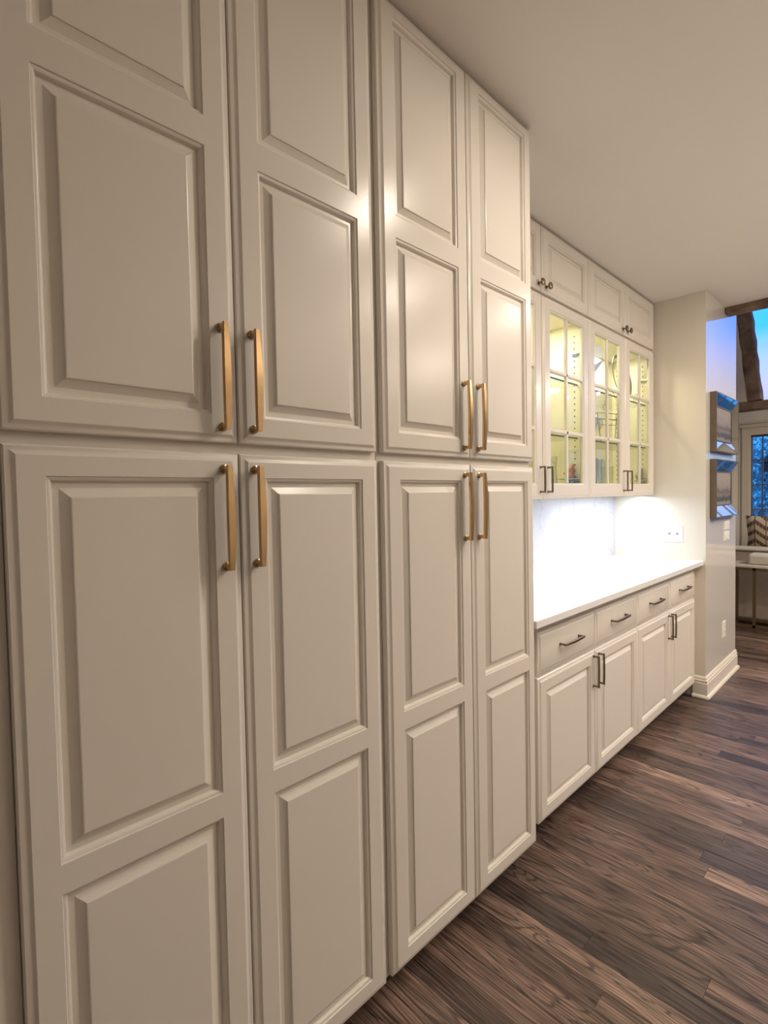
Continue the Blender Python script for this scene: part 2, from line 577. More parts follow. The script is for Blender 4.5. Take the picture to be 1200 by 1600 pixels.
# tall windows: casing, sash bars, panes
for k, (a, b) in enumerate(WIN):
    c = MB()
    cw = 0.085
    c.box(XF - 0.018, XF, a - cw, a, WZ0 - 0.09, WZ1 + cw, 0.004)
    c.box(XF - 0.018, XF, b, b + cw, WZ0 - 0.09, WZ1 + cw, 0.004)
    c.box(XF - 0.018, XF, a, b, WZ1, WZ1 + cw)
    c.box(XF - 0.03, XF, a - cw, b + cw, WZ0 - 0.03, WZ0)
    c.box(XF - 0.03, XF, a - cw - 0.02, b + cw + 0.02, WZ1 + cw, WZ1 + cw + 0.03, 0.006)
    wo = tag(c.build('window_%d' % (k + 1), M['window_frame']), kind='structure')
    s = MB()
    s.box(XF + 0.02, XF + 0.07, a, a + 0.012, WZ0, WZ1)
    s.box(XF + 0.02, XF + 0.07, b - 0.012, b, WZ0, WZ1)
    s.box(XF + 0.02, XF + 0.07, a, b, WZ1 - 0.02, WZ1)
    s.box(XF + 0.02, XF + 0.07, a, b, WZ0, WZ0 + 0.02)
    s.build('sash', M['sash'], wo)
    nc = max(2, round((b - a) / 0.108))
    pw = (b - a) / nc
    for i in range(1, nc):
        MB().box(XF + 0.03, XF + 0.06, a + i * pw - 0.006, a + i * pw + 0.006, WZ0, WZ1).build('muntin', M['sash'], wo)
    for j in range(1, 5):
        MB().box(XF + 0.032, XF + 0.058, a, b, WZ0 + j * 0.2868 - 0.006, WZ0 + j * 0.2868 + 0.006).build('muntin', M['sash'], wo)
    for i in range(nc):
        for j in range(5):
            MB().box(XF + 0.043, XF + 0.047, a + i * pw, a + (i + 1) * pw, WZ0 + j * 0.2868, WZ0 + (j + 1) * 0.2868).build('pane', M['window_glass'], wo)
struct('trim_far', MB().box(XF - 0.012, XF, 0.46, 3.0, 2.07, 2.10).box(XF - 0.02, XF, -4.3, 3.0, 2.135, 2.16), M['window_frame'])

# dark timber edge beam of the kitchen ceiling
def rough_beam(p0, p1, w, h, n=14, jit=0.006, roll=0.0):
    mb = MB()
    p0, p1 = Vector(p0), Vector(p1)
    t = (p1 - p0).normalized()
    side = t.cross(Vector((0, 0, 1))) if abs(t.z) < 0.95 else Vector((1, 0, 0))
    side.normalize()
    upv = side.cross(t).normalized()
    loops = []
    for k in range(n + 1):
        c = p0.lerp(p1, k / n)
        lp = []
        for sx, sz in ((-1, -0.8), (-0.8, -1), (0.8, -1), (1, -0.8), (1, 0.8), (0.8, 1), (-0.8, 1), (-1, 0.8)):
            lp.append(c + side * (sx * w / 2 + random.uniform(-jit, jit)) + upv * (sz * h / 2 + random.uniform(-jit, jit)))
        loops.append(lp)
    return mb.rings(loops)
tag(rough_beam((4.365, YE - 0.005, 2.655), (4.365, -4.28, 2.655), 0.11, 0.05, 30, 0.004).build('ceiling_beam', M['timber']),
    'dark rough timber beam along the edge of the kitchen ceiling', 'beam')
tag(rough_beam((6.36, 2.99, 2.225), (6.36, -0.06, 2.225), 0.12, 0.09, 20, 0.005).build('tie_beam', M['timber']),
    'dark level timber beam below the leaning brace', 'beam')
tag(rough_beam((6.36, 0.332, 3.9), (6.36, 0.160, 2.27), 0.155, 0.12, 16, 0.006).build('timber_brace', M['timber']),
    'knotty leaning timber brace rising from the level beam', 'beam')

# moulded baseboard round the return of the end wall
def extrude_path(path, prof):
    """path: list of (x, y), profile: list of (out, z); out is to the right of travel"""
    mb = MB()
    loops = []
    P = [Vector((x, y, 0)) for x, y in path]
    for i, p in enumerate(P):
        ds = []
        if i > 0:
            ds.append((p - P[i - 1]).normalized())
        if i < len(P) - 1:
            ds.append((P[i + 1] - p).normalized())
        ns = [Vector((d.y, -d.x, 0)) for d in ds]
        n = ns[0] if len(ns) == 1 else (ns[0] + ns[1]) / (1 + ns[0].dot(ns[1]))
        loops.append([p + n * o + Vector((0, 0, z)) for o, z in prof])
    return mb.rings(loops)
BASE = [(0, 0), (0.026, 0), (0.026, 0.008), (0.021, 0.017), (0.013, 0.021), (0.013, 0.098), (0.0095, 0.101), (0.0095, 0.106), (0.0125, 0.109), (0.0125, 0.117), (0.008, 0.121), (0.008, 0.126), (0.0095, 0.130), (0.004, 0.142), (0, 0.143)]
struct('baseboard_end', extrude_path([(XE, 0.06), (XE, YE), (XC, YE), (XC, 2.99)], BASE), M['trim'])

# ------------------------------------------------------------------ floor: planks laid square to the cabinets
floor = struct('floor', MB().box(-1.7, XF, -4.3, 3.0, -0.05, -0.014), M['subfloor'])
PW = 0.083
def plank_mb(x0, x1, y0, y1, dz):
    g = 0.0003
    mb = MB()
    b = 0.0005
    x0, x1, y0, y1 = x0 + g, x1 - g, y0 + g, y1 - g
    bot = [(x0, y0, -0.014), (x1, y0, -0.014), (x1, y1, -0.014), (x0, y1, -0.014)]
    mid = [(x0, y0, dz - b), (x1, y0, dz - b), (x1, y1, dz - b), (x0, y1, dz - b)]
    top = [(x0 + b, y0 + b, dz), (x1 - b, y0 + b, dz), (x1 - b, y1 - b, dz), (x0 + b, y1 - b, dz)]
    return mb.rings([bot, mid, top])
def tone_attr(me, cols):
    at = me.color_attributes.new('tone', 'FLOAT_COLOR', 'POINT')
    for i, c in enumerate(cols):
        at.data[i].color = (*c, 1)
rest = MB()
rest_tone = []
rows = int((XF + 1.7) / PW) + 1
n_single = 0
for r in range(rows):
    x0 = -1.7 + r * PW
    x1 = min(x0 + PW, XF)
    y = 0.16 + random.uniform(-0.9, 0.0) * 0.35 if x0 < XE else (YE if x0 < XC else 3.0)
    ytop = 0.12 if x0 < XE else (YE - 0.001 if x0 < XC else 3.0)
    y = ytop
    first = True
    while y > -4.29:
        ln = random.uniform(0.35, 1.5) if first else random.uniform(0.55, 1.6)
        first = False
        y0 = max(-4.3, y - ln)
        if y0 < -4.1:
            y0 = -4.3
        tone = (min(1, max(0, random.gauss(0.48, 0.30))), random.random(), random.random())
        mb = plank_mb(x0, x1, y0, y, random.uniform(-0.0004, 0.0004))
        if 0.72 < x0 < 4.2 and y > -1.35 and n_single < 290:
            o = mb.build('floor_plank', M['oak'], floor)
            tone_attr(o.data, [tone] * len(o.data.vertices))
            n_single += 1
        else:
            rest.rings([mb.v[0:4], mb.v[4:8], mb.v[8:12]])
            rest_tone += [tone] * 12
        y = y0
me = bpy.data.meshes.new('distant_planks')
me.from_pydata(rest.v, [], rest.f)
me.materials.append(M['oak'])
tone_attr(me, rest_tone)
ro = bpy.data.objects.new('distant_planks', me)
COL.objects.link(ro)
ro.parent = floor
ro['kind'] = 'stuff'

# ------------------------------------------------------------------ cabinet joinery
EDGE = [(0.0, 0.021), (0.0, 0.0085), (0.0025, 0.0062), (0.0045, 0.0056), (0.0075, 0.0050), (0.0115, 0.0030), (0.0145, 0.0008), (0.0165, 0.0)]   # (inset, depth)
STICK = [(0.0, 0.0), (0.0012, 0.0026), (0.0032, 0.0030), (0.0066, 0.0050), (0.0092, 0.0095), (0.0096, 0.0125)]
FIELD = [(0.0085, 0.0165), (0.0090, 0.0122), (0.0190, 0.0118), (0.0335, 0.0040), (0.0342, 0.0020), (0.0360, 0.0014)]

def frame_mb(w, h, opens, edge=EDGE, y=0.0, hole=False):
    """door frame: x 0..w, z 0..h, front at y; opens = list of (x0, x1, z0, z1)"""
    mb = MB()
    loops = [rect_ring(0, w, 0, h, o, y + d) for o, d in edge]
    for a, b in zip(loops, loops[1:]):
        for j in range(4):
            k = (j + 1) % 4
            mb.quad(a[j], a[k], b[k], b[j])
    e = edge[-1][0]
    zs = sorted({e, h - e} | {z for o in opens for z in o[2:]})
    xs = sorted({e, w - e} | {x for o in opens for x in o[:2]})
    for i in range(len(xs) - 1):
        for j in range(len(zs) - 1):
            cx, cz = (xs[i] + xs[i + 1]) / 2, (zs[j] + zs[j + 1]) / 2
            if any(o[0] < cx < o[1] and o[2] < cz < o[3] for o in opens):
                continue
            mb.quad((xs[i], y, zs[j]), (xs[i + 1], y, zs[j]), (xs[i + 1], y, zs[j + 1]), (xs[i], y, zs[j + 1]))
    stick = STICK + ([(0.0096, 0.021)] if hole else [])
    for (x0, x1, z0, z1) in opens:
        loops = [rect_ring(x0, x1, z0, z1, o, y + d) for o, d in stick]
        for a, b in zip(loops, loops[1:]):
            for j in range(4):
                k = (j + 1) % 4
                mb.quad(a[j], a[k], b[k], b[j])
    yb = y + edge[0][1]
    if hole:
        xs = sorted({0, w} | {x + s * 0.0096 for o in opens for x, s in ((o[0], 1), (o[1], -1))})
        zs = sorted({0, h} | {z + s * 0.0096 for o in opens for z, s in ((o[2], 1), (o[3], -1))})
        for i in range(len(xs) - 1):
            for j in range(len(zs) - 1):
                cx, cz = (xs[i] + xs[i + 1]) / 2, (zs[j] + zs[j + 1]) / 2
                if any(o[0] < cx < o[1] and o[2] < cz < o[3] for o in opens):
                    continue
                mb.quad((xs[i], yb, zs[j]), (xs[i + 1], yb, zs[j]), (xs[i + 1], yb, zs[j + 1]), (xs[i], yb, zs[j + 1]))
    else:
        mb.quad((0, yb, 0), (w, yb, 0), (w, yb, h), (0, yb, h))
    return mb
def panel_mb(x0, x1, z0, z1, y=0.0):
    mb = MB()
    loops = [rect_ring(x0, x1, z0, z1, o, y + d) for o, d in FIELD]
    return mb.rings(loops)
def shift(mb, dx, dy, dz):
    mb.v = [(x + dx, y + dy, z + dz) for x, y, z in mb.v]
    return mb
def pull_mb(length, proj=0.026, w0=0.0108, w1=0.0160, t=0.0085, bow=0.004, post=0.0125, vertical=True):
    """bar pull, bar along z and standing off towards -y; its two posts end on y = 0"""
    mb = MB()
    n = 10
    loops = []
    for k in range(n + 1):
        s = -1 + 2 * k / n
        b = 1 - abs(s) ** 1.6
        w = w0 + (w1 - w0) * b
        yb = -(proj + bow * b)
        z = s * length / 2
        c = 0.0012
        loops.append([(-w / 2, yb + c, z), (-w / 2 + c, yb, z), (w / 2 - c, yb, z), (w / 2, yb + c, z), (w / 2, yb + t, z), (-w / 2, yb + t, z)])
    mb.rings(loops)
    for s in (-1, 1):
        z = s * (length / 2 - post / 2)
        lp = []
        for yy, r in ((0.0, post * 0.72), (-0.003, post * 0.72), (-0.0045, post * 0.5), (-(proj - t * 0.6), post * 0.46)):
            lp.append([(-r, yy, z - r), (r, yy, z - r), (r, yy, z + r), (-r, yy, z + r)] if False else
                      [(r * math.cos(a), yy, z + r * math.sin(a)) for a in [2 * math.pi * j / 10 for j in range(10)]])
        mb.rings(lp)
    if not vertical:
        mb.v = [(z, y, -x) for x, y, z in mb.v]
    return mb
def knob_mb():
    return MB().lathe([(0.0075, 0.0), (0.0075, 0.003), (0.0045, 0.005), (0.004, 0.014), (0.007, 0.017), (0.0165, 0.0195), (0.0178, 0.023), (0.0155, 0.0275), (0.006, 0.030)], (0, 0, 0), 18, axis='y')

PAINT = M['paint']
# ---- tall pantry cabinets
def pantry(loc_x, width, doors, label, frame_l, frame_r):
    t = thing('pantry_cabinet', label, 'cabinet', (loc_x, 0.0, 0.0), 'tall pantry cabinets')
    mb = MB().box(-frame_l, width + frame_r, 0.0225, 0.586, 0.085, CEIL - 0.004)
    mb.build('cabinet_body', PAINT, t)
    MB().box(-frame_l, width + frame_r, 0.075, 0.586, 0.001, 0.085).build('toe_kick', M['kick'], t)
    for (x0, x1, sl, sr, hx) in doors:
        for (z0, z1, ops, hz) in ((0.0918, 1.474, ((0.143, 0.748), (0.797, 1.425)), 1.3455), (1.495, CEIL - 0.008, ((1.549, 2.061), (2.117, 2.627)), 1.622)):
            w, h = x1 - x0, z1 - z0
            opens = [(sl, w - sr, a - z0, b - z0) for a, b in ops]
            d = shift(frame_mb(w, h, opens), x0, 0, z0).build('door', PAINT, t, True, 25)
            for o in opens:
                shift(panel_mb(*o), x0, 0, z0).build('door_panel', PAINT, d)
            p = shift(pull_mb(0.206), hx, 0, hz).build('pull_handle', M['brass'], d, True, 30)
            p['label'] = 'antique brass bar pull'
    return t
XA = 0.1225
pantry(XA, 0.777, [(0.0, 0.389, 0.054, 0.056, 0.3545), (0.392, 0.777, 0.056, 0.055, 0.4235)],
       'tall cream pantry cabinet nearest the camera, filling the left half of the photo', 0.0, 0.0095)
XB = 0.9215
pantry(XB, 0.754, [(0.0, 0.375, 0.056, 0.052, 0.3405), (0.378, 0.754, 0.058, 0.048, 0.4135)],
       'tall cream pantry cabinet beside the white counter, second from the camera', 0.0105, 0.0)
# filler and the end of the next cabinet on the far left
fl = thing('filler_stile', 'plain cream filler stile on the left of the nearest pantry cabinet', 'cabinet filler', (0.0, 0.0, 0.0))
MB().box(0.028, XA - 0.001, 0.0225, 0.586, 0.085, CEIL - 0.004).build('stile', PAINT, fl)
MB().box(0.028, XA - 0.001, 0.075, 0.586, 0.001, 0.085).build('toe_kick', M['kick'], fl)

# ---- base cabinets
YB = 0.038
XG = [1.761, 2.2715, 2.782, 3.2925, 3.803]
def base_cabinet(x0, x1, x2, label, xl, xr):
    t = thing('base_cabinet', label, 'cabinet', (x0, YB, 0.0), 'base cabinets under the counter')
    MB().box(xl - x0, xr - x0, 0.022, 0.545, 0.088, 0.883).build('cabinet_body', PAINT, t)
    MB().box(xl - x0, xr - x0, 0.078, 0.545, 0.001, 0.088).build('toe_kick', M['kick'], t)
    for k, (a, b) in enumerate(((x0, x1), (x1, x2))):
        w = b - a - 0.003
        ax = a - x0 + 0.0015
        z0, h = 0.0945, 0.571
        o = (0.056, w - 0.056, 0.055, h - 0.055)
        d = shift(frame_mb(w, h, [o]), ax, 0, z0).build('door', PAINT, t, True, 25)
        shift(panel_mb(*o), ax, 0, z0).build('door_panel', PAINT, d)
        hx = ax + (w - 0.026 if k == 0 else 0.026)
        shift(pull_mb(0.142, 0.028, 0.0085, 0.0095, 0.007, 0.001, 0.009), hx, 0, 0.577).build('pull_handle', M['dim_brass'], d, True, 30)['label'] = 'darkened brass bar pull'
        z0, h = 0.681, 0.162
        mb = MB()
        loops = [rect_ring(0, w, 0, h, oo, dd) for oo, dd in EDGE]
        mb.rings(loops)
        dr = shift(mb, ax, 0, z0).build('drawer_front', PAINT, t, True, 25)
        shift(pull_mb(0.175, 0.028, 0.0085, 0.0115, 0.007, 0.004, 0.0095, False), ax + w / 2, 0, z0 + h / 2 + 0.006).build('pull_handle', M['dim_brass'], dr, True, 30)['label'] = 'darkened brass bar pull'
    return t
base_cabinet(XG[0], XG[1], XG[2], 'cream base cabinet next to the pantry, under the near half of the counter', 1.677, 2.7815)
base_cabinet(XG[2], XG[3], XG[4], 'cream base cabinet beside the end wall, under the far half of the counter', 2.7825, XE - 0.001)
tag(MB().box(1.677, XE - 0.0005, -0.003, 0.571, 0.884, 0.914, 0.003).build('countertop', M['quartz']),
    'white quartz countertop glowing under the glass cabinets', 'countertop')
tag(MB().box(1.677, XE - 0.0005, 0.5715, 0.587, 0.8845, 1.350).build('backsplash', M['marble']),
    'white marble backsplash with faint grey veins behind the counter', 'backsplash')

# ---- wall cabinets with glass doors, and the small solid ones above them
YU = 0.290
XU = [1.771, 2.2805, 2.7915, 3.3005, 3.810]
def glass_cabinet(x0, x1, x2, label, xl, xr):
    t = thing('glass_cabinet', label, 'cabinet', (x0, YU, 1.352), 'glass-door wall cabinets')
    L, R, H = xl - x0, xr - x0, 0.983
    f, bk = 0.0225, 0.296
    MB().box(L, L + 0.0175, f, bk, 0, H).build('side_panel', M['inside'], t)
    MB().box(R - 0.0175, R, f, bk, 0, H).build('side_panel', M['inside'], t)
    MB().box(L + 0.018, R - 0.018, f, bk - 0.0085, 0, 0.06).build('bottom_panel', M['inside'], t)
    MB().box(L + 0.018, R - 0.018, f, bk - 0.0085, H - 0.02, H).build('top_panel', M['inside'], t)
    MB().box(L + 0.018, R - 0.018, bk - 0.008, bk, 0, H).build('back_panel', M['inside'], t)
    ff = MB()
    ff.box(L, -0.002 + 0.03, f - 0.0005, f + 0.018, 0, H)
    ff.box(R - 0.028, R, f - 0.0005, f + 0.018, 0, H)
    ff.box(L, R, f - 0.0005, f + 0.018, 0, 0.045)
    ff.box(L, R, f - 0.0005, f + 0.018, H - 0.03, H)
    ff.build('face_frame', PAINT, t)
    for zz in (0.325, 0.620):
        s = MB()
        s.box(L + 0.019, R - 0.019, 0.062, bk - 0.009, zz, zz + 0.009, mi=0)
        s.box(L + 0.0195, R - 0.0195, 0.0600, 0.0619, zz - 0.0002, zz + 0.0092, mi=1)
        s.build('glass_shelf', [M['shelf_glass'], M['shelf_edge']], t)
    ph = MB()
    for yy in (0.078, 0.255):
        for k in range(24):
            z = 0.115 + k * 0.034
            for xs, sg in ((R - 0.018, -1), (L + 0.018, 1)):
                ph.rings([[(xs, yy + 0.0042 * math.cos(a), z + 0.0042 * math.sin(a)) for a in [2 * math.pi * j / 8 for j in range(8)]],
                          [(xs + sg * 0.0006, yy + 0.0042 * math.cos(a), z + 0.0042 * math.sin(a)) for a in [2 * math.pi * j / 8 for j in range(8)]]])
    ph.build('shelf_pin_holes', M['hole'], t)['kind'] = 'stuff'
    for k, (a, b) in enumerate(((x0, x1), (x1, x2))):
        w = b - a - 0.0045
        ax = a - x0 + 0.00225
        h = H - 0.001
        o = (0.066, w - 0.066, 0.068, h - 0.056)
        d = shift(frame_mb(w, h, [o], hole=True), ax, 0, 0.0).build('door', PAINT, t, True, 25)
        ow, oh = o[1] - o[0], o[3] - o[2]
        cx = [o[0] + 0.0096, (o[0] + o[1]) / 2, o[1] - 0.0096]
        cz = [o[2] + 0.0096, 1.690 - 1.352, 1.986 - 1.352, o[3] - 0.0096]
        def muntin(xa, xb, za, zb, vert):
            c = 0.0035
            mb = MB()
            y0, y1 = 0.004, 0.017
            if vert:
                mb.rings([[(xa, y1, z), (xa, y0 + c, z), (xa + c, y0, z), (xb - c, y0, z), (xb, y0 + c, z), (xb, y1, z)] for z in (za, zb)])
            else:
                mb.rings([[(x, y1, za), (x, y0 + c, za), (x, y0, za + c), (x, y0, zb - c), (x, y0 + c, zb), (x, y1, zb)] for x in (xa, xb)])
            shift(mb, ax, 0, 0).build('muntin', PAINT, d)
        mw = 0.0095
        muntin(cx[1] - mw, cx[1] + mw, cz[0], cz[3], True)
        for z in cz[1:3]:
            muntin(cx[0], cx[2], z - mw, z + mw, False)
        for i in range(2):
            for j in range(3):
                shift(MB().box(cx[i], cx[i + 1], 0.0172, 0.0202, cz[j], cz[j + 1]), ax, 0, 0).build('glass_pane', M['glass'], d)
        hx = ax + (w - 0.034 if k == 0 else 0.034)
        shift(pull_mb(0.128, 0.028, 0.0085, 0.0095, 0.007, 0.001, 0.009), hx, 0, 0.094).build('pull_handle', M['dim_brass'], d, True, 30)['label'] = 'aged bronze bar pull'
        # hinge cups and arms inside the outer stile
        for z in (0.80, 0.078):
            hm = MB()
            sx = R - 0.018 if k == 1 else L + 0.018
            sg = -1 if k == 1 else 1
            hm.box(min(sx, sx + sg * 0.012), max(sx, sx + sg * 0.012), 0.055, 0.092, z - 0.011, z + 0.011, 0.002)
            hm.box(min(sx + sg * 0.010, sx + sg * 0.022), max(sx + sg * 0.010, sx + sg * 0.022), 0.026, 0.088, z - 0.006, z + 0.006, 0.002)
            hm.lathe([(0.017, -0.022), (0.017, -0.030), (0.006, -0.034)], (sx + sg * 0.032, 0, z), 14, axis='y')
            hm.build('hinge', M['chrome'], d)
    return t
glass_cabinet(XU[0], XU[1], XU[2], 'glass-door wall cabinet next to the pantry, lit yellow inside', 1.677, 2.791)
glass_cabinet(XU[2], XU[3], XU[4], 'glass-door wall cabinet in the corner of the end wall, holding a round plate', 2.792, XE - 0.001)
def top_cabinet(x0, x1, x2, label, xl, xr):
    t = thing('top_cabinet', label, 'cabinet', (x0, YU, 2.336), 'small cabinets under the ceiling')
    MB().box(xl - x0, xr - x0, 0.0225, 0.296, 0.0, CEIL - 2.336 - 0.003).build('cabinet_body', PAINT, t)
    for k, (a, b) in enumerate(((x0, x1), (x1, x2))):
        w = b - a - 0.0045
        ax = a - x0 + 0.00225
        h, z0 = 0.314, 0.0115
        o = (0.056, w - 0.056, 0.050, h - 0.060)
        d = shift(frame_mb(w, h, [o]), ax, 0, z0).build('door', PAINT, t, True, 25)
        shift(panel_mb(*o), ax, 0, z0).build('door_panel', PAINT, d)
        hx = ax + (w - 0.034 if k == 0 else 0.034)
        shift(knob_mb(), hx, 0, 0.040).build('knob', M['dim_brass'], d, True, 30)['label'] = 'round darkened brass knob'
    return t
top_cabinet(XU[0], XU[1], XU[2], 'small cream cabinet under the ceiling, next to the pantry top', 1.677, 2.791)
top_cabinet(XU[2], XU[3], XU[4], 'small cream cabinet under the ceiling, against the end wall', 2.792, XE - 0.001)

# ------------------------------------------------------------------ wall plates
def plate_back(c, w, h, label, kind):
    """plate on a wall facing -y, c = centre of its back"""
    t = thing('wall_outlet' if kind == 'outlet' else 'wall_switch', label, 'outlet' if kind == 'outlet' else 'switch', c)
    MB().rings([rect_ring(-w / 2, w / 2, -h / 2, h / 2, o, d) for o, d in ((0, 0), (0, -0.003), (0.003, -0.0055))]).build('cover_plate', M['plate'], t)
    return t
def receptacle(t, z):
    MB().box(-0.0165, 0.0165, -0.0075, -0.005, z - 0.014, z + 0.014, 0.001).build('receptacle', M['plate'], t)
    s = MB()
    for dx in (-0.006, 0.006):
        s.box(dx - 0.001, dx + 0.001, -0.0079, -0.0074, z - 0.001, z + 0.008)
    s.lathe([(0.0025, 0.0074), (0.0025, 0.0079)], (0, 0, z - 0.007), 8, axis='y')
    s.build('slots', M['slot'], t)
o = plate_back((3.047, 0.5715, 1.092), 0.072, 0.117, 'white outlet on the marble backsplash', 'outlet')
for z in (0.02, -0.02):
    receptacle(o, z)
o = plate_back((XE, 0.371, 1.090), 0.072, 0.117, 'white outlet on the end wall, left of the two-jack plate', 'outlet')
o.rotation_euler = (0, 0, -math.pi / 2)
for z in (0.02, -0.02):
    receptacle(o, z)
o = thing('jack_plate', 'wide white two-jack plate on the end wall above the counter', 'wall plate', (XE, 0.178, 1.086))
o.rotation_euler = (0, 0, -math.pi / 2)
MB().rings([rect_ring(-0.059, 0.059, -0.0585, 0.0585, a, d) for a, d in ((0, 0), (0, -0.003), (0.003, -0.0055))]).build('cover_plate', M['plate'], o)
for dx in (-0.024, 0.024):
    MB().lathe([(0.008, 0.005), (0.008, 0.008), (0.005, 0.008), (0.005, 0.015), (0.003, 0.015)], (dx, 0, 0), 12, axis='y').build('jack', M['steel'], o)
for z, lab in ((1.118, 'upper white rocker switch plate below the framed pictures'), (1.042, 'lower white rocker switch plate below the framed pictures')):
    o = plate_back((4.375, YE, z), 0.135, 0.068, lab, 'switch')
    for dx in (-0.028, 0.028):
        MB().rings([rect_ring(dx - 0.02, dx + 0.02, -0.022, 0.022, a, d) for a, d in ((0, -0.005), (0, -0.008), (0.002, -0.009))]).build('rocker', M['plate'], o)
o = plate_back((4.305, YE, 0.37), 0.072, 0.117, 'white outlet low on the glossy wall above the baseboard', 'outlet')
for z in (0.02, -0.02):
    receptacle(o, z)

# ------------------------------------------------------------------ mirror-framed pictures on the return wall
for zc, lab, seed in ((1.833, 'upper misty grey picture in a wide mirrored frame with slanted edges', 0.3), (1.388, 'lower misty grey picture in a wide mirrored frame with slanted edges', 4.1)):
    W2, H2, DP = 0.308, 0.197, 0.040
    t = thing('framed_picture', lab, 'picture', (4.238, YE, zc), 'mirror-framed pictures')
    mb = MB()
    lo = [rect_ring(-W2, W2, -H2, H2, a, d) for a, d in ((0, 0), (0, -DP), (0.006, -DP), (0.006, -0.003))]
    mb.rings(lo)
    mb.build('frame', M['picture_frame'], t)
    a0, b0 = rect_ring(-W2, W2, -H2, H2, 0.0062, -DP + 0.002), rect_ring(-W2, W2, -H2, H2, 0.078, -0.0085)
    for j in range(4):
        k = (j + 1) % 4
        q = [Vector(a0[j]), Vector(a0[k]), Vector(b0[k]), Vector(b0[j])]
        sm = MB()
        dn = Vector((0, 0.004, 0))
        sm.rings([[p for p in q], [p + dn for p in q]])
        sm.build('mirror_strip', M['mirror'], t)
    il = rect_ring(-W2, W2, -H2, H2, 0.078, -0.0125)
    im = MB()
    im.rings([il, rect_ring(-W2, W2, -H2, H2, 0.084, -0.0125), rect_ring(-W2, W2, -H2, H2, 0.084, -0.003)], cap=False)
    im.build('inner_rim', M['sash'], t)
    MB().box(-W2 + 0.083, W2 - 0.083, -0.0075, -0.0025, -H2 + 0.083, H2 - 0.083).build('print', print_mat('misty_print', seed), t)

# ------------------------------------------------------------------ things in the glass cabinets
IZ = 1.4135          # cabinet floor
S1 = 1.352 + 0.325 + 0.0105
S2 = 1.352 + 0.620 + 0.0105
def goblet(x, y, z, h, r, label, group):
    pr = [(r * 0.75, 0), (r * 0.75, 0.003), (0.005, 0.008), (0.0045, h * 0.42), (r * 0.55, h * 0.5), (r, h * 0.72), (r * 0.86, h), (r * 0.83, h), (r * 0.95, h * 0.72), (r * 0.5, h * 0.53), (0.001, h * 0.50)]
    o = MB().lathe(pr, (0, 0, 0), 16).build('goblet', M['crystal'], None, True, 50)
    o.location = (x, y, z)
    return tag(o, label, 'glass', group)
def tumbler(x, y, z, h, r, label, group=None, m='crystal', name='tumbler'):
    pr = [(r * 0.8, 0), (r * 0.86, h * 0.3), (r, h), (r - 0.003, h), (r * 0.8, h * 0.3), (r * 0.72, 0.012), (0.002, 0.012)]
    o = MB().lathe(pr, (0, 0, 0), 18).build(name, M[m], None, True, 50)
    o.location = (x, y, z)
    return tag(o, label, 'glass', group)
# big plate standing on a wire easel, corner cabinet, upper shelf
t = thing('display_plate', 'large round silver-rimmed plate standing on the upper glass shelf', 'plate', (3.578, 0.41, S2 + 0.006))
pl = MB().lathe([(0.001, 0.0), (0.09, 0.0), (0.137, 0.012), (0.137, 0.015), (0.09, 0.004), (0.001, 0.004)], (0, 0, 0.163), 40, axis='y')
pl.build('plate_well', M['shelf_glass'], t, True, 40)
rm = MB()
rm.lathe([(0.135, 0.010), (0.153, 0.017), (0.155, 0.021), (0.152, 0.022), (0.135, 0.0155), (0.135, 0.010)], (0, 0, 0.163), 40, axis='y', cap=False)
rmo = rm.build('rim', M['wire'], t, True, 40)
for o in t.children:
    o.rotation_euler = (math.radians(-9), 0, 0)
es = thing('plate_easel', 'scrolled wire easel holding the round plate', 'stand', (3.578, 0.41, S2))
for s in (-1, 1):
    pts = [(s * 0.10, 0.05, 0.09), (s * 0.075, 0.02, 0.03), (s * 0.065, -0.03, 0.006), (s * 0.065, -0.058, 0.006), (s * 0.065, -0.066, 0.022), (s * 0.065, -0.058, 0.034)]
    MB().tube(pts, 0.0028, 6).build('foot', M['wire'], es, True)
    arc = [(s * 0.12 + 0.045 * math.cos(a) * s, -0.04, 0.012 + 0.05 * math.sin(a)) for a in [math.pi * k / 10 for k in range(11)]]
    MB().tube(arc, 0.0025, 6).build('scroll', M['wire'], es, True)
MB().tube([(-0.068, -0.02, 0.012), (0.068, -0.02, 0.012)], 0.0028, 6).build('crossbar', M['wire'], es)
# pale swooping dish at the left of the same shelf
hb = MB()
loops = []
for k in range(12):
    s = k / 11
    c = Vector((-0.15 + 0.30 * s, 0.02 * math.sin(3 * s), 0.070 + 0.16 * s ** 1.3))
    wd = 0.055 * (1 - s) ** 0.7 + 0.003
    loops.append([c + Vector((0, math.cos(a) * wd * 0.45, math.sin(a) * wd)) for a in [2 * math.pi * j / 12 for j in range(12)]])
hb.rings(loops)
bs = MB().lathe([(0.05, 0), (0.05, 0.006), (0.018, 0.018), (0.022, 0.05)], (-0.14, 0, 0), 16)
hb.rings([bs.v[i * 16:(i + 1) * 16] for i in range(4)])
o = hb.build('horn_vase', M['porcelain'], None, True, 50)
o.location = (3.135, 0.42, S2)
tag(o, 'white horn-shaped vase on the upper shelf left of the round plate', 'vase')
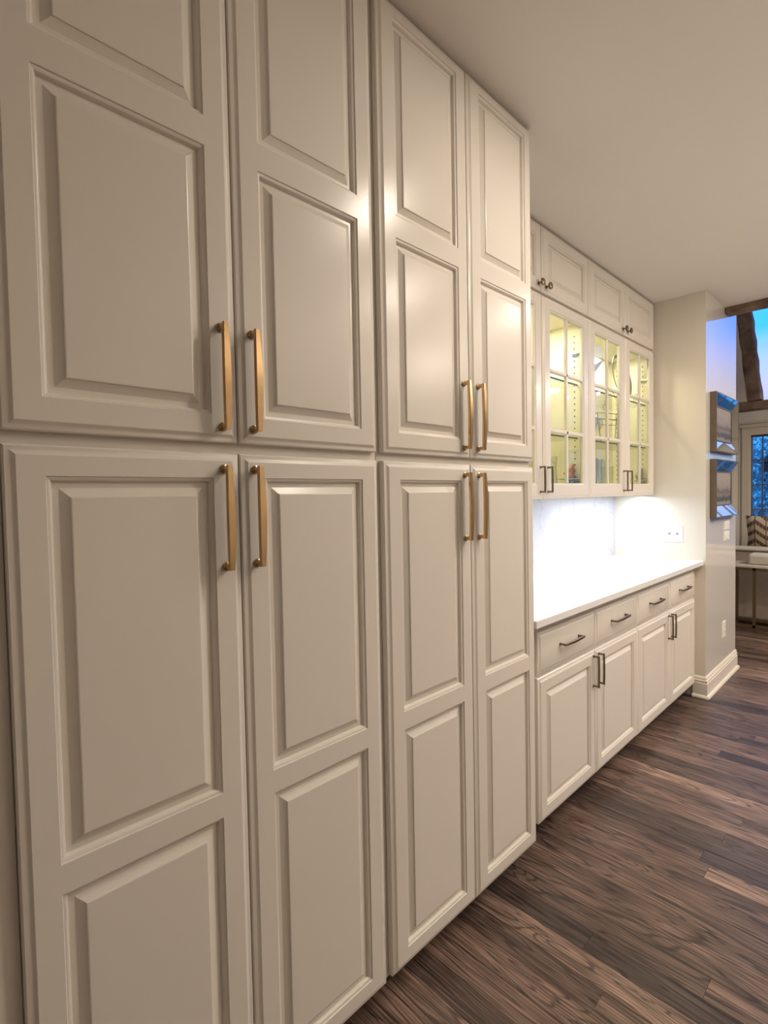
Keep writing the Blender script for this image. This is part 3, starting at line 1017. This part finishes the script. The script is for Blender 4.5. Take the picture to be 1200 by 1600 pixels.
# wire basket with scroll on the middle shelf
wb = thing('wire_basket', 'scrolled wire basket on the middle shelf below the round plate', 'basket', (3.42, 0.45, S1))
for z, m_ in ((0.15, 0.21), (0.19, 0.22)):
    MB().tube([(m_ * math.cos(a), 0.075 * math.sin(a), z) for a in [2 * math.pi * k / 24 for k in range(25)]], 0.0024, 6).build('hoop', M['wire'], wb, True)
for k in range(6):
    a = 2 * math.pi * k / 6 + 0.3
    MB().tube([(0.16 * math.cos(a), 0.06 * math.sin(a), 0.003), (0.19 * math.cos(a), 0.07 * math.sin(a), 0.09), (0.22 * math.cos(a), 0.076 * math.sin(a), 0.19)], 0.0024, 6).build('rib', M['wire'], wb, True)
MB().tube([(-0.22 + 0.0 + (0.012 + 0.004 * k / 3) * math.cos(0.6 * k) , -0.07, 0.225 + (0.012 + 0.004 * k / 3) * math.sin(0.6 * k)) for k in range(14)], 0.0024, 6).build('scroll', M['wire'], wb, True)
MB().tube([(0.16 * math.cos(a), 0.06 * math.sin(a), 0.003) for a in [2 * math.pi * k / 24 for k in range(25)]], 0.0024, 6).build('hoop', M['wire'], wb, True)
# glasses
for k, (x, y) in enumerate(((2.98, 0.40), (3.07, 0.40), (3.16, 0.41), (3.02, 0.50), (3.13, 0.51))):
    goblet(x, y, S1, 0.15, 0.036, 'stemmed crystal glass, %s on the middle shelf' % ('leftmost of the front row', 'middle of the front row', 'rightmost of the front row', 'left one of the back pair', 'right one of the back pair')[k], 'crystal glasses on the middle shelf')
for k, (x, y) in enumerate(((3.06, 0.40), (3.15, 0.41), (3.23, 0.40), (3.10, 0.50), (3.20, 0.51))):
    tumbler(x, y, IZ, 0.17, 0.037, 'tall clear tumbler, %s on the corner cabinet floor' % ('leftmost of the front row', 'middle of the front row', 'rightmost of the front row', 'left one of the back pair', 'right one of the back pair')[k], 'tumblers in the corner cabinet')
tumbler(3.335, 0.42, IZ, 0.13, 0.040, 'pale amber tumbler right of the tall clear tumblers', name='amber_tumbler', m='shelf_glass')
goblet(2.365, 0.40, S1, 0.115, 0.042, 'round crystal goblet on the middle shelf next to the pantry side', None)
# pitcher and dish in the first cabinet
pt = thing('glass_pitcher', 'tall pale blue glass pitcher on the cabinet floor', 'pitcher', (2.60, 0.44, IZ))
MB().lathe([(0.048, 0), (0.052, 0.02), (0.046, 0.10), (0.050, 0.165), (0.047, 0.165), (0.043, 0.10), (0.046, 0.02), (0.002, 0.015)], (0, 0, 0), 20).build('jug', M['crystal'], pt, True, 50)
MB().tube([(0.047, 0, 0.14), (0.082, 0, 0.13), (0.086, 0, 0.08), (0.050, 0, 0.045)], 0.005, 6).build('handle', M['crystal'], pt, True)
o = MB().lathe([(0.055, 0), (0.06, 0.006), (0.075, 0.024), (0.072, 0.024), (0.056, 0.009), (0.002, 0.008)], (0, 0, 0), 20).build('glass_bowl', M['crystal'], None, True, 50)
o.location = (2.445, 0.40, IZ)
tag(o, 'low clear glass bowl in front of the glass pitcher', 'bowl')
# four-petal trinket on the upper shelf by the pantry
o = MB().lathe([(0.03, 0), (0.032, 0.004), (0.008, 0.02), (0.02, 0.045), (0.008, 0.07), (0.02, 0.10), (0.008, 0.125), (0.018, 0.150), (0.002, 0.17)], (0, 0, 0), 10).build('beaded_candlestick', M['wire'], None, True, 30)
o.location = (2.372, 0.40, S2)
tag(o, 'dark beaded candlestick on the upper shelf next to the pantry side', 'candlestick')
def fan_dish(x, y, m, label, name):
    t = thing(name, label, 'dish', (x, y, IZ))
    MB().lathe([(0.034, 0), (0.034, 0.004), (0.009, 0.012), (0.009, 0.032), (0.058, 0.040), (0.058, 0.044), (0.002, 0.044)], (0, 0, 0), 20).build('foot', M['porcelain'], t, True, 40)
    mb = MB()
    fan = [(-0.055, 0.0, 0.075), (-0.02, 0.0, 0.046)] + [(-0.055 + 0.105 * math.cos(a), 0.0, 0.082 + 0.105 * math.sin(a)) for a in [math.radians(-22 + 8 * k) for k in range(7)]]
    mb.rings([[(px, -0.008, pz) for px, py, pz in fan], [(px, 0.008, pz) for px, py, pz in fan]])
    mb.build('shell', M[m], t)
    return t
fan_dish(2.712, 0.372, 'amber', 'orange speckled fan-shaped dish on a small white foot', 'fan_dish')
fan_dish(3.755, 0.372, 'greyware', 'grey fan-shaped dish on a small white foot in the corner cabinet', 'fan_dish')

# ------------------------------------------------------------------ living room furniture
t = thing('console_table', 'console table with a pale top on a dark gold metal frame', 'table', (6.05, -0.25, 0.0))
MB().box(-0.16, 0.16, -0.75, 0.55, 0.622, 0.650, 0.006).build('table_top', M['stone'], t)
for sx in (-0.145, 0.145):
    for sy in (-0.73, 0.335 if sx < 0 else 0.53):
        MB().box(sx - 0.012, sx + 0.012, sy - 0.012, sy + 0.012, 0.0005, 0.621).build('leg', M['table_metal'], t)
    MB().box(sx - 0.012, sx + 0.012, -0.717, 0.53, 0.045, 0.07).build('bottom_rail', M['table_metal'], t)
    MB().box(sx - 0.012, sx + 0.012, -0.717, 0.53, 0.597, 0.621).build('top_rail', M['table_metal'], t)
tag(MB().box(5.94, 6.16, -0.72, 0.145, 0.6505, 0.752, 0.022).build('bolster_cushion', M['cushion']), 'long pale padded cushion lying on the console table', 'cushion')
t = thing('sofa', 'taupe upholstered sofa with its back to the console table', 'sofa', (6.75, -0.3, 0.0))
MB().box(-0.45, -0.27, -1.2, 0.95, 0.03, 0.745, 0.03).build('backrest', M['sofa'], t)
MB().box(-0.47, -0.25, -1.22, 0.97, 0.745, 0.778, 0.012).build('top_rail', M['cushion'], t)
MB().box(-0.265, 0.30, -1.0, 0.75, 0.10, 0.44, 0.04).build('seat', M['sofa'], t)
for s in (-1.2, 0.755):
    MB().box(-0.265, 0.32, s, s + 0.195, 0.03, 0.62, 0.04).build('armrest', M['sofa'], t)
for k in range(9):
    y = -1.18 + k * 0.235
    MB().box(-0.456, -0.449, y, y + 0.225, 0.06, 0.72, 0.003).build('back_panel', M['sofa'], t)
for sx in (-0.40, 0.27):
    for sy in (-1.14, 0.89):
        MB().box(sx - 0.025, sx + 0.025, sy - 0.025, sy + 0.025, 0.0005, 0.04).build('foot', M['table_metal'], t)
def pillow(w, h, d):
    mb = MB()
    n = 14
    for sg in (-1, 1):
        grid = []
        for i in range(n + 1):
            for j in range(n + 1):
                u, v = -1 + 2 * i / n, -1 + 2 * j / n
                th = (max(0, (1 - u * u) * (1 - v * v))) ** 0.45
                pin = 1 - 0.06 * (1 - abs(u)) * 0 
                grid.append((sg * d / 2 * th, u * w / 2 * (1 - 0.07 * (1 - v * v) * 0 ) * (1 - 0.06 * (1 - abs(v)) ), v * h / 2 * (1 - 0.07 * (1 - abs(u)))))
        i0 = len(mb.v)
        mb.v += grid
        for i in range(n):
            for j in range(n):
                a = i0 + i * (n + 1) + j
                mb.f.append((a, a + 1, a + n + 2, a + n + 1))
                mb.mi.append(0)
    return mb
o = pillow(0.58, 0.46, 0.16).build('throw_pillow', M['chevron'], None, True, 80)
o.location = (6.60, -0.01, 0.868)
o.rotation_euler = (0, math.radians(-8), 0)
tag(o, 'brown and cream chevron-print throw pillow on the sofa', 'pillow')

# ------------------------------------------------------------------ outside the far windows
tag(MB().box(XF + 0.2, 60, -30, 30, -0.6, -0.45).build('lawn', M['ground']), kind='structure')
tag(MB().box(XF + 0.15, 10.4, -6, 6, -0.2, -0.06).build('deck', M['deck']), kind='structure')
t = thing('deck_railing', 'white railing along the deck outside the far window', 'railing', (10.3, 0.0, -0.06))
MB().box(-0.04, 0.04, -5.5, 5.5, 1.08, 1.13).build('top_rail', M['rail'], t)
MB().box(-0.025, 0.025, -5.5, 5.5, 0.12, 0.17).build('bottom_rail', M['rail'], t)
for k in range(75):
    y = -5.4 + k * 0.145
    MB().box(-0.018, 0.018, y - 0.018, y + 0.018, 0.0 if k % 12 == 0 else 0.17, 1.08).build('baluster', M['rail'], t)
t = thing('hanging_lantern', 'dark lantern silhouette hanging outside the far window', 'lantern', (9.2, 0.49, 1.62))
MB().lathe([(0.03, 0), (0.11, 0.0), (0.09, 0.13), (0.12, 0.14), (0.03, 0.24), (0.01, 0.26)], (0, 0, 0), 8).build('body', M['lantern'], t)
MB().tube([(0, 0, 0.26), (0, 0, 1.6)], 0.006, 6).build('chain', M['lantern'], t)
def tree(x, y, h, r, nleaf, label, seed):
    rnd = random.Random(seed)
    t = thing('tree', label, 'tree', (x, y, -0.45), 'trees outside the far window')
    mb = MB().tube([(0, 0, 0), (0.05, 0.04, h * 0.3), (-0.05, 0.08, h * 0.6), (0.02, 0.0, h)], [0.14, 0.11, 0.07, 0.02], 8)
    lv = MB()
    for k in range(16):
        a = rnd.uniform(0, 6.28)
        z = h * rnd.uniform(0.25, 0.9)
        ln = r * rnd.uniform(0.6, 1.1)
        end = (ln * math.cos(a), ln * math.sin(a), z + ln * rnd.uniform(0.1, 0.6))
        mb.tube([(0, 0, z), (end[0] * 0.5, end[1] * 0.5, z + (end[2] - z) * 0.35), end], [0.04, 0.025, 0.008], 5)
        for j in range(nleaf // 16):
            s = rnd.uniform(0.3, 1.15)
            c = Vector((end[0] * s, end[1] * s, z + (end[2] - z) * s)) + Vector((rnd.gauss(0, 0.28), rnd.gauss(0, 0.28), rnd.gauss(0, 0.28)))
            d1 = Vector((rnd.gauss(0, 1), rnd.gauss(0, 1), rnd.gauss(0, 1))).normalized() * 0.06
            d2 = Vector((rnd.gauss(0, 1), rnd.gauss(0, 1), rnd.gauss(0, 1))).normalized() * 0.04
            lv.quad(c - d1, c - d2, c + d1, c + d2)
    mb.build('trunk', M['bark'], t)
    me = bpy.data.meshes.new('foliage')
    me.from_pydata(lv.v, [], lv.f)
    me.materials.append(M['leaf'])
    o = bpy.data.objects.new('foliage', me)
    COL.objects.link(o)
    o.parent = t
    o['kind'] = 'stuff'
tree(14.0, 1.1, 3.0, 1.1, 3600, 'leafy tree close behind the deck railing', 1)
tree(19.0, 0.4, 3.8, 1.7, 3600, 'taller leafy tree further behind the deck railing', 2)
